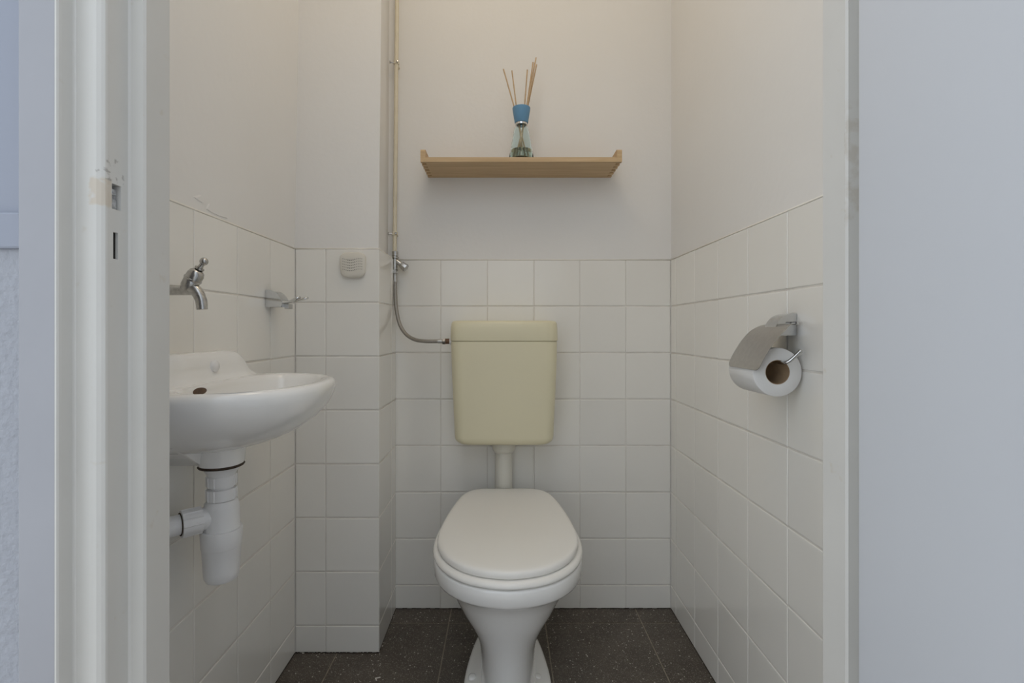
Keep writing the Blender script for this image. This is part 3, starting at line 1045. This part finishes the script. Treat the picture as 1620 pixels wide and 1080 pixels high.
bm = bmesh.new()
rings = [boss(DRX - 0.0350, DRX + 0.0350, 0.0350, 0.6628), boss(DRX - 0.0362, DRX + 0.0362, 0.0362, 0.6604), boss(DRX - 0.0350, DRX + 0.0350, 0.0350, 0.6582)]
loft(bm, rings)
o = obj('gasket', bm, 'rust', trap, True, 40); o['label'] = 'black rust-stained gasket under the basin'
bm = bmesh.new(); lathe(bm, D0, (0, 0, 1), [(z + 0.0092, r * 0.86) for z, r in [(0.6305, 0.0265), (0.636, 0.0270), (0.645, 0.0325), (0.6488, 0.0345), (0.6489, 0.0)]], 36)
obj('flange', bm, 'pvc', trap, True, 40)
bm = bmesh.new(); lathe(bm, D0, (0, 0, 1), [(z + 0.0092, r * 0.86) for z, r in [(0.6145, 0.0245), (0.6150, 0.0268), (0.6300, 0.0272), (0.6325, 0.0272), (0.6332, 0.0245)]], 84, ribs=12, ribdepth=0.0013)
obj('ribbed_nut', bm, 'pvc', trap, True, 30)
bm = bmesh.new(); lathe(bm, D0, (0, 0, 1), [(z + 0.0092, r * 0.86) for z, r in [(0.6085, 0.0228), (0.6150, 0.0228)]], 32)
obj('tail_pipe', bm, 'pvc', trap, True, 40)
bm = bmesh.new(); lathe(bm, D0, (0, 0, 1), [(z + 0.0092, r * 0.86) for z, r in [(0.5900, 0.0245), (0.5905, 0.0270), (0.6070, 0.0276), (0.6100, 0.0274), (0.6110, 0.0235)]], 84, ribs=12, ribdepth=0.0014)
obj('ribbed_nut', bm, 'pvc', trap, True, 30)
bm = bmesh.new(); lathe(bm, D0, (0, 0, 1), [(z + 0.0092, r * 0.86) for z, r in [(0.5290, 0.0345), (0.5780, 0.0325), (0.5850, 0.0310), (0.5895, 0.0265)]], 40)
axs = Vector((-0.707, -0.707, 0))
lathe(bm, Vector((DRX, DRY, 0.5715)), axs, [(z * 0.93, r * 0.86) for z, r in [(0.010, 0.0225), (0.030, 0.0225), (0.034, 0.0205), (0.044, 0.0205)]], 32)
obj('trap_body', bm, 'pvc', trap, True, 40)
bm = bmesh.new()
lathe(bm, D0, (0, 0, 1), [(z + 0.0092, r * 0.86) for z, r in [(0.4465, 0.0), (0.4465, 0.0240), (0.4490, 0.0290), (0.4550, 0.0322), (0.4650, 0.0335), (0.5060, 0.0362), (0.5070, 0.0368), (0.5085, 0.0376), (0.5360, 0.0390), (0.5385, 0.0386), (0.5390, 0.0350)]], 44)
obj('trap_cup', bm, 'pvc', trap, True, 30)
bm = bmesh.new()
lathe(bm, Vector((DRX, DRY, 0.5715)), axs, [(z * 0.93, r * 0.86) for z, r in [(0.0335, 0.0215), (0.0345, 0.0255), (0.060, 0.0262), (0.0660, 0.0258), (0.0668, 0.0205)]], 84, ribs=12, ribdepth=0.0013)
obj('ribbed_nut', bm, 'pvc', trap, True, 30)
bm = bmesh.new()
lathe(bm, Vector((DRX, DRY, 0.5715)), axs, [(z * 0.93, r * 0.86) for z, r in [(0.0669, 0.0222), (0.0680, 0.0222), (0.0681, 0.0195)]], 32)
o = obj('seal', bm, 'rust', trap, True, 30)
bm = bmesh.new()
tube(bm, [Vector((DRX, DRY, 0.5715)) + axs * 0.045, Vector((DRX, DRY, 0.5715)) + axs * 0.1085], 0.0168, 28)
obj('outlet_pipe', bm, 'pvc', trap, True, 50)

# ------------------------------------------------------------------ tap above the basin
TY = 0.800


def T(px, py, dy=0.0):
    return Vector(((px - 797.0) / 956.0, TY + dy, 0.9 + (522.0 - py) / 956.0))


tap = thing('wall_tap', (XL, TY, 0.967), 'old dull chrome wall tap above the hand basin', 'tap')
bm = bmesh.new()
z0 = T(0, 459).z
lathe(bm, (XL, TY, z0), (1, 0, 0), [(0, 0.0085), (0.058, 0.0082), (0.066, 0.0082)], 24)
a0, a1 = T(296, 456), T(322.5, 414)
axb = (a1 - a0).normalized()
lathe(bm, a0 - axb * 0.004, axb, [(0, 0.0085), (0.008, 0.0120), (0.0195, 0.0128), (0.0205, 0.0120)], 28)
tube(bm, [T(299, 453), T(308, 458), T(314.5, 466), T(318.5, 476), T(320, 489.5)], 0.0100, 20, 6, rb=0.0082)
obj('tap_body', bm, 'old_chrome', tap, True, 50)
bm = bmesh.new()
lathe(bm, a0 + axb * 0.0160, axb, [(0, 0.0120), (0.0005, 0.0138), (0.003, 0.0140), (0.0035, 0.0130), (0.011, 0.0128), (0.0165, 0.0108), (0.0195, 0.0075), (0.0200, 0.0)], 28)
obj('bonnet', bm, 'old_chrome', tap, True, 40)
bm = bmesh.new()
lathe(bm, a0 + axb * 0.0358, axb, [(0, 0.0060), (0.0014, 0.0060)], 20)
obj('packing', bm, 'dark', tap, True, 40)
bm = bmesh.new()
lathe(bm, a0 + axb * 0.0370, axb, [(0, 0.0060), (0.0004, 0.0072), (0.0034, 0.0072), (0.0040, 0.0042), (0.009, 0.0036), (0.013, 0.0046)], 20)
sphere(bm, a0 + axb * 0.0525, 0.0066, 24)
obj('tap_knob', bm, 'old_chrome', tap, True, 40)


# ------------------------------------------------------------------ chrome fittings
def quarter(d, h, n=12, e=2.0):
    """side outline of the fitting: (distance from wall, height) - flat back, flat bottom, rounded front-top"""
    pts = [(0.0, 0.0), (0.0, h)]
    for k in range(n + 1):
        a = PI / 2 * (1 - k / n)
        c, s = math.cos(a) ** (2 / e), math.sin(a) ** (2 / e)
        pts.append((d * 0.12 + d * 0.88 * c, h * 0.14 + h * 0.86 * s))
    pts.append((d, 0.0))
    return pts


hook = thing('towel_hook', (XL, 1.198, 0.958), 'small chrome double towel hook on the left wall tiles', 'hook')
hz, hy0, hy1 = 0.9560, 1.1770, 1.2180
bm = bmesh.new()
prism(bm, [(XL + 0.0005 + d, hz + h) for d, h in quarter(0.0400, 0.0425)], 'y', hy0, hy1)
bmesh.ops.bevel(bm, geom=[e for e in bm.edges if abs(e.verts[0].co.y - e.verts[1].co.y) < 1e-5], offset=0.0011, segments=2, affect='EDGES')
obj('hook_base', bm, 'chrome', hook, True, 35)
bm = bmesh.new()
box(bm, XL + 0.0400, XL + 0.0500, hy0 + 0.016, hy1 - 0.001, hz - 0.003, hz + 0.009, 0.0008)
obj('hook_lip', bm, 'brushed', hook)
for y, xe in ((hy0 + 0.010, 0.081), (hy0 + 0.030, 0.092)):
    bm = bmesh.new()
    pr = [(0.036, 0.0125), (0.050, 0.0130), (0.060, 0.0150), (xe - 0.010, 0.0215), (xe, 0.0245)]
    P = smooth_path([(XL + a, 0, hz + b) for a, b in pr], 5)
    rings = []
    for i, p in enumerate(P):
        f = i / (len(P) - 1)
        w = 0.0088 * (1 if f < 0.75 else math.sqrt(max(1 - ((f - 0.75) / 0.25) ** 2 * 0.75, 0.05)))
        th = 0.0034
        rings.append([(p.x, y - w, p.z - th * .6), (p.x, y + w, p.z - th * .6), (p.x, y + w * 1.02, p.z), (p.x, y + w * .8, p.z + th * .7), (p.x, y - w * .8, p.z + th * .7), (p.x, y - w * 1.02, p.z)])
    loft(bm, rings)
    obj('prong', bm, 'chrome', hook, True, 60)

# toilet paper holder
RX, RY0, RY1, RZ = 0.4905, 0.866, 0.962, 0.8245
RR, RIN = 0.0440, 0.0213
ph = thing('paper_holder', (XR, 0.907, 0.888), 'chrome toilet paper holder with curved flap on the right wall', 'holder')
pz = 0.8900
bm = bmesh.new()
prism(bm, [(XR - 0.0005 - d, pz + h) for d, h in quarter(0.0400, 0.0410)], 'y', 0.8885, 0.9265)
bmesh.ops.bevel(bm, geom=[e for e in bm.edges if abs(e.verts[0].co.y - e.verts[1].co.y) < 1e-5], offset=0.0011, segments=2, affect='EDGES')
obj('wall_mount', bm, 'chrome', ph, True, 35)
bm = bmesh.new()
fl = smooth_path([(0.5270, 0, 0.9120), (0.5060, 0, 0.9085), (0.4880, 0, 0.8965), (0.4730, 0, 0.8800), (0.4610, 0, 0.8620), (0.4520, 0, 0.8460), (0.4445, 0, 0.8290)], 5)
rings = []
YF0, YF1 = 0.8440, 0.9600
for i, p in enumerate(fl):
    f = i / (len(fl) - 1)
    a, b = YF0, YF1
    # narrow tongue at the hinge, widening to full width, rounded free corners
    if f < 0.30:
        g = f / 0.30
        a = 0.874 + (YF0 - 0.874) * g ** 0.8
        b = 0.934 + (YF1 - 0.934) * g ** 0.6
    if f > 0.90:
        g = (f - 0.90) / 0.10
        q = 0.009 * (1 - math.sqrt(max(1 - g * g, 0)))
        a += q; b -= q
    t = (fl[min(i + 1, len(fl) - 1)] - fl[max(i - 1, 0)]).normalized()
    nrm = Vector((t.z, 0, -t.x)) * 0.0005
    rings.append([(p.x - nrm.x, a, p.z - nrm.z), (p.x - nrm.x, b, p.z - nrm.z), (p.x + nrm.x, b, p.z + nrm.z), (p.x + nrm.x, a, p.z + nrm.z)])
loft(bm, rings)
fo = obj('flap', bm, 'brushed', ph, True, 40)
bm = bmesh.new()
lathe(bm, (0.5300, 0.872, 0.9125), (0, 1, 0), [(0, 0.002), (0.0005, 0.0032), (0.014, 0.0032), (0.0145, 0.002)], 14)
obj('hinge_pin', bm, 'chrome', fo, True, 40)
wz = RZ + RIN - 0.0038
bm = bmesh.new()
tube(bm, [(0.520, 0.920, 0.8935), (0.519, 0.940, 0.8870), (0.516, 0.960, 0.8800), (0.510, 0.9705, 0.8700), (0.503, 0.9720, 0.8560), (0.4985, 0.9690, 0.8465), (0.4960, 0.958, wz), (0.4960, 0.920, wz), (0.4960, 0.885, wz),
          (0.4975, 0.860, wz), (0.5020, 0.852, wz + 0.0030), (0.5090, 0.848, wz + 0.0100), (0.5190, 0.846, wz + 0.0205)], 0.0033, 14, 5)
sphere(bm, (0.5192, 0.846, wz + 0.0207), 0.0036, 14)
obj('wire_arm', bm, 'chrome', ph, True, 60)

roll = thing('toilet_paper_roll', (RX, RY0, RZ - RR), 'white toilet paper roll hanging on the chrome holder', 'paper roll')
bm = bmesh.new()
a_, u_, v_ = frame_from((0, 1, 0))
N = 64
rings = []
for t, r in ((RY0 + 0.001, RR - 0.0003), (RY0 + 0.0025, RR), (RY1 - 0.002, RR), (RY1, RR - 0.001), (RY1, RIN + 0.0008), (RY0, RIN + 0.0008), (RY0, RR - 0.0015)):
    rings.append([Vector((RX, t, RZ)) + (u_ * math.cos(2 * PI * i / N) + v_ * math.sin(2 * PI * i / N)) * r for i in range(N)])
vr = [[bm.verts.new(p) for p in r] for r in rings]
vr.append(vr[0])
for a, b in zip(vr[:-1], vr[1:]):
    for i in range(N):
        j = (i + 1) % N
        bm.faces.new((a[i], a[j], b[j], b[i]))
obj('paper', bm, 'paper', roll, True, 40)
bm = bmesh.new()
rings = []
for t, r in ((RY0 + 0.0006, RIN + 0.0006), (RY1 - 0.0006, RIN + 0.0006), (RY1 - 0.0006, RIN - 0.0004), (RY0 + 0.0006, RIN - 0.0004)):
    rings.append([Vector((RX, t, RZ)) + (u_ * math.cos(2 * PI * i / N) + v_ * math.sin(2 * PI * i / N)) * r for i in range(N)])
vr = [[bm.verts.new(p) for p in r] for r in rings]
vr.append(vr[0])
for a, b in zip(vr[:-1], vr[1:]):
    for i in range(N):
        j = (i + 1) % N
        bm.faces.new((a[i], a[j], b[j], b[i]))
o = obj('cardboard_core', bm, 'core', roll, True, 40); o['label'] = 'brown cardboard core'

# ------------------------------------------------------------------ air freshener on the boxing
AFX, AFZ = -0.4170, 1.0800
af = thing('air_freshener', (AFX, BXY, AFZ - 0.034), 'cream plastic air freshener with wavy rows of holes on the tiles', 'air freshener')


def pad(hw, hh, y, p=5.0, bulge=0.004, n=72):
    out = []
    for i in range(n):
        th = 2 * PI * i / n
        c, s = math.cos(th), math.sin(th)
        r = 1 / ((abs(c)) ** p + (abs(s)) ** p) ** (1 / p)
        x, z = c * r, s * r
        zz = z * hh + bulge * (1 - x * x) * (1 if z > 0 else -1) * abs(z)
        xx = x * hw - 0.004 * (0.5 - 0.5 * z) * x
        out.append((AFX + xx, y, AFZ + zz))
    return out


bm = bmesh.new()
loft(bm, [pad(0.0350, 0.0295, BXY - 0.0002), pad(0.0368, 0.0312, BXY - 0.006), pad(0.0372, 0.0315, BXY - 0.011), pad(0.0360, 0.0303, BXY - 0.0140), pad(0.0335, 0.0280, BXY - 0.0158), pad(0.02, 0.017, BXY - 0.0164)])
obj('case', bm, 'cream', af, True, 50)
bm = bmesh.new()
for r in range(5):
    for k in range(12):
        u = -0.026 + k * 0.052 / 11
        s = 0.00125 if 3 <= k <= 7 else 0.00085
        zc = AFZ + 0.0145 - r * 0.0072 - 0.0024 * math.sin((k - 7.0) / 11 * 2 * PI) * -1.0
        yy = BXY - 0.0169
        loft(bm, [[(AFX + u + s * math.cos(2 * PI * i / 8), yy + d, zc + s * math.sin(2 * PI * i / 8)) for i in range(8)] for d in (0, 0.0016)])
o = obj('vent_holes', bm, 'dark', af); o['kind'] = 'stuff'

# ------------------------------------------------------------------ paint flakes on the floor
def flake(name, pts, z, label):
    bm = bmesh.new()
    loft(bm, [[(x, y, 0.0002) for x, y in pts], [(x, y, 0.0002 + z) for x, y in pts]])
    o = obj(name, bm, 'debris')
    o['label'] = label; o['category'] = 'debris'
    return o


def G(px, py):
    y = CAM_Z * FPX / (py - 522.0)
    return ((px - 797.0) * y / FPX, y)


flake('paint_flake', [G(472, 1029), G(480, 1028.5), G(482, 1033), G(478.5, 1034), G(476, 1030.5), G(472, 1031)], 0.0015, 'pale paint flake on the floor at the foot of the tiled corner')
flake('paint_flake', [G(593, 1072.5), G(602, 1070.8), G(602, 1071.8), G(595.5, 1073.2), G(596.5, 1076.5), G(595, 1076.8)], 0.001, 'tiny hook-shaped white crumb on the dark floor')
